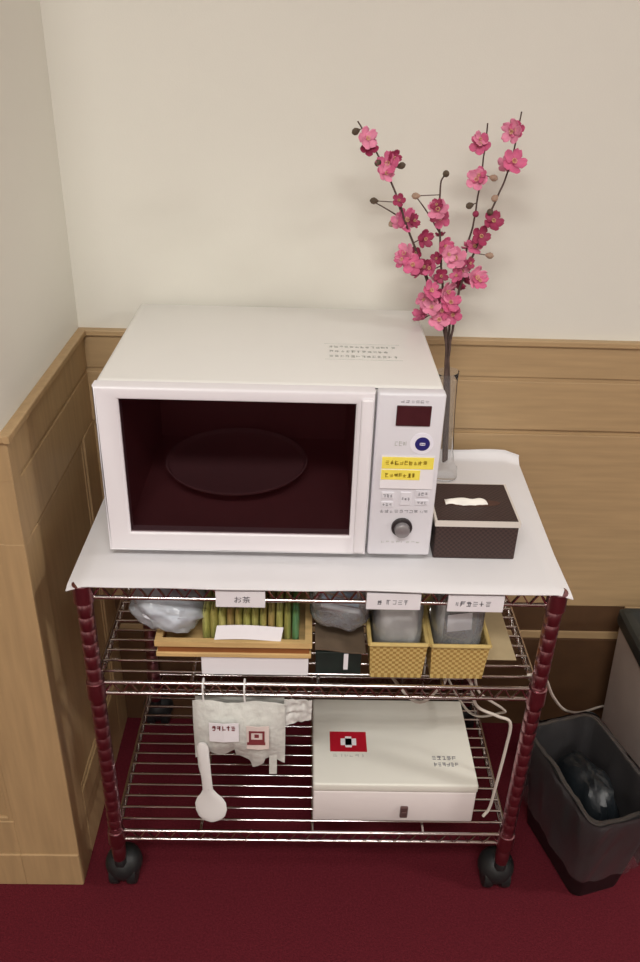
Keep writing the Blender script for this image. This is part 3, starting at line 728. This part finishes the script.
b.faces.new(R[0][::-1]); b.faces.new(R[-1]); obj('handle', b, M['paddle'], rp, True, 60)
b = bm_new(); tube(b, spline([(-.178, -.025, .300), (-.19, -.02, .345), (-.192, -.016, .39)], 5), .003, 6); obj('tie_strip', b, M['bagw'], rp)

# ------------------------------------------------------------------ cords
def cordt(label, pts, r=.0028):
    b = bm_new(); tube(b, spline(pts, 8), r, 8); tag(obj('power_cord', b, M['cord'], None, True, 60), label, 'cord')
cordt('pale cord drooping under the middle shelf beside the golden baskets', [(.03, .34, .486), (.08, .22, .450), (.158, .05, .440), (.20, .035, .476), (.215, .04, .503), (.235, .042, .506), (.255, .045, .48), (.272, .05, .425), (.31, .05, .402), (.335, .05, .386), (.334, .045, .33), (.326, .035, .25), (.322, .035, .19), (.312, .032, .1695)])
cordt('second pale cord lying loosely beside the right front post', [(.262, .06, .487), (.28, .07, .435), (.325, .075, .395), (.33, .09, .37), (.29, .15, .31), (.26, .30, .29), (.25, .409, .27), (.25, .412, .15), (.25, .414, .05), (.25, .414, .004)], .0022)
cordt('pale cord running from the right front post to the back wall', [(.337, .022, .521), (.357, .022, .5225), (.372, .03, .505), (.42, .10, .40), (.50, .22, .25), (.58, .32, .145), (.66, .395, .09), (.72, .408, .085)], .0026)

# ------------------------------------------------------------------ waste bin with bag, and lidded grey bin
def rrect(hx, hy, r, n=6, m=0):
    out = []
    for (sx, sy, a0) in ((1, 1, 0), (-1, 1, PI / 2), (-1, -1, PI), (1, -1, 1.5 * PI)):
        for k in range(n + 1):
            a = a0 + PI / 2 * k / n; out.append((sx * (hx - r) + r * math.cos(a), sy * (hy - r) + r * math.sin(a)))
    if m:                                              # extra points along the straight sides
        N = len(out); fine = []
        for i in range(N):
            fine.append(out[i])
            if i % (n + 1) == n:
                a, c = out[i], out[(i + 1) % N]
                fine += [(a[0] + (c[0] - a[0]) * q / m, a[1] + (c[1] - a[1]) * q / m) for q in range(1, m)]
        out = fine
    return out
def loft(bm, secs, close=(True, True), fn=None, m=0):
    R = []
    for (hx, hy, r, z) in secs:
        R.append([bm.verts.new(fn(x, y, z, k) if fn else (x, y, z)) for k, (x, y) in enumerate(rrect(hx, hy, r, 6, m))])
    n = len(R[0])
    for i in range(len(R) - 1):
        for j in range(n): bm.faces.new((R[i][j], R[i][(j + 1) % n], R[i + 1][(j + 1) % n], R[i + 1][j]))
    if close[0]: bm.faces.new(R[0][::-1])
    if close[1]: bm.faces.new(R[-1])
BX, BY, BR = .518, .088, math.radians(16)
MB = Matrix.Translation((BX, BY, 0)) @ Matrix.Rotation(BR, 4, 'Z')
H = .24
wb = bm_new()
loft(wb, [(.050, .092, .02, .001), (.052, .094, .02, .004), (.074, .118, .022, H - .006), (.0765, .1205, .022, H - .006), (.0765, .1205, .022, H), (.0725, .1165, .02, H), (.050, .090, .018, .008)])
bmesh.ops.transform(wb, matrix=MB, verts=wb.verts)
tag(obj('waste_bin', wb, M['binb'], None, True, 40), 'black rectangular waste bin on the red carpet right of the cart', 'bin')
b = bm_new()
def wr(x, y, z, k):
    d = Vector((x, y, 0)); f = noise.noise(Vector((x * 34, y * 34, z * 7))) * .011 + noise.noise(Vector((x * 70, y * 70, z * 5))) * .0015
    if z > H + .001: f *= .3
    return Vector((x, y, z)) + d.normalized() * (abs(f) + .001) + Vector((0, 0, .004 * noise.noise(Vector((x * 30, y * 30, 9))) if z > H - .02 or z < .09 else 0))
def subdiv_secs(a, n):
    out = []
    for i in range(len(a) - 1):
        for k in range(n):
            t = k / n; out.append(tuple(a[i][q] + (a[i + 1][q] - a[i][q]) * t for q in range(4)))
    return out + [a[-1]]
loft(b, subdiv_secs([(.0670, .109, .022, .075), (.0725, .115, .022, .15), (.0785, .1225, .022, H - .01), (.0785, .1225, .022, H + .004)], 5), (False, False), wr, 16)
def wi(x, y, z, k):
    d = Vector((x, y, 0)); f = noise.noise(Vector((x * 30, y * 30, z * 14))) * .008
    return Vector((x, y, z)) - d.normalized() * abs(f)
loft(b, subdiv_secs([(.0785, .1225, .022, H + .004), (.070, .114, .02, H + .003), (.064, .106, .02, H - .05), (.054, .094, .02, .10)], 5), (False, False), wi, 16)
bmesh.ops.transform(b, matrix=MB, verts=b.verts)
tag(obj('bin_bag', b, M['liner'], None, True, 60), 'smoky clear plastic bag folded over the rim of the black waste bin', 'bin bag')
b = bm_new(); t = bmesh.new(); blob(t, (0, 0, .122), (.043, .080, .104), .11, 2.2, 40, 5, .012); merge(b, t, MB)
tag(obj('trash_bag', b, M['trash'], None, True, 30), 'crumpled black plastic rubbish filling the waste bin', 'rubbish')

gb = empty('lidded_bin', (.74, .27, 0), 'grey bin with charcoal lid at the right edge by the wall', 'bin')
b = bm_new(); loft(b, [(.098, .105, .012, .001), (.11, .12, .012, .348)]); bmesh.ops.translate(b, vec=(.750, .262, 0), verts=b.verts); obj('body', b, M['greyb'], gb, True, 40)
b = bm_new(); loft(b, [(.114, .124, .013, .345), (.116, .126, .013, .352), (.116, .126, .013, .374), (.110, .120, .012, .380), (.095, .105, .012, .380), (.09, .10, .012, .376)]); bmesh.ops.translate(b, vec=(.750, .262, 0), verts=b.verts); o = obj('lid', b, M['lid'], gb, True, 40); o['label'] = 'charcoal lid'

# ------------------------------------------------------------------ camera
cam = bpy.data.cameras.new('camera'); co = bpy.data.objects.new('camera', cam); COL.objects.link(co)
cx, cy, cz, pi_, ya, ro, f = -.0331, -.9778, 1.4351, .513, -.026, .0337, 824.42
r0 = Vector((math.cos(ya), math.sin(ya), 0)); fh = Vector((-math.sin(ya), math.cos(ya), 0)); zz = Vector((0, 0, 1))
fw = fh * math.cos(pi_) - zz * math.sin(pi_); up = fh * math.sin(pi_) + zz * math.cos(pi_)
Rr = r0 * math.cos(ro) + up * math.sin(ro); Uu = up * math.cos(ro) - r0 * math.sin(ro)
co.matrix_world = Matrix(((Rr.x, Uu.x, -fw.x, cx), (Rr.y, Uu.y, -fw.y, cy), (Rr.z, Uu.z, -fw.z, cz), (0, 0, 0, 1)))
cam.sensor_fit = 'VERTICAL'; cam.sensor_height = 36; cam.lens = f / 962 * 36; cam.clip_start = .05
SC.camera = co
w = bpy.data.worlds.new('world'); SC.world = w; w.use_nodes = True
w.node_tree.nodes['Background'].inputs['Color'].default_value = (.05, .05, .05, 1)
SC.view_settings.view_transform = 'Standard'; SC.view_settings.look = 'None'; SC.view_settings.gamma = 1; SC.view_settings.use_curve_mapping = False
SC.view_settings.exposure = 0.0
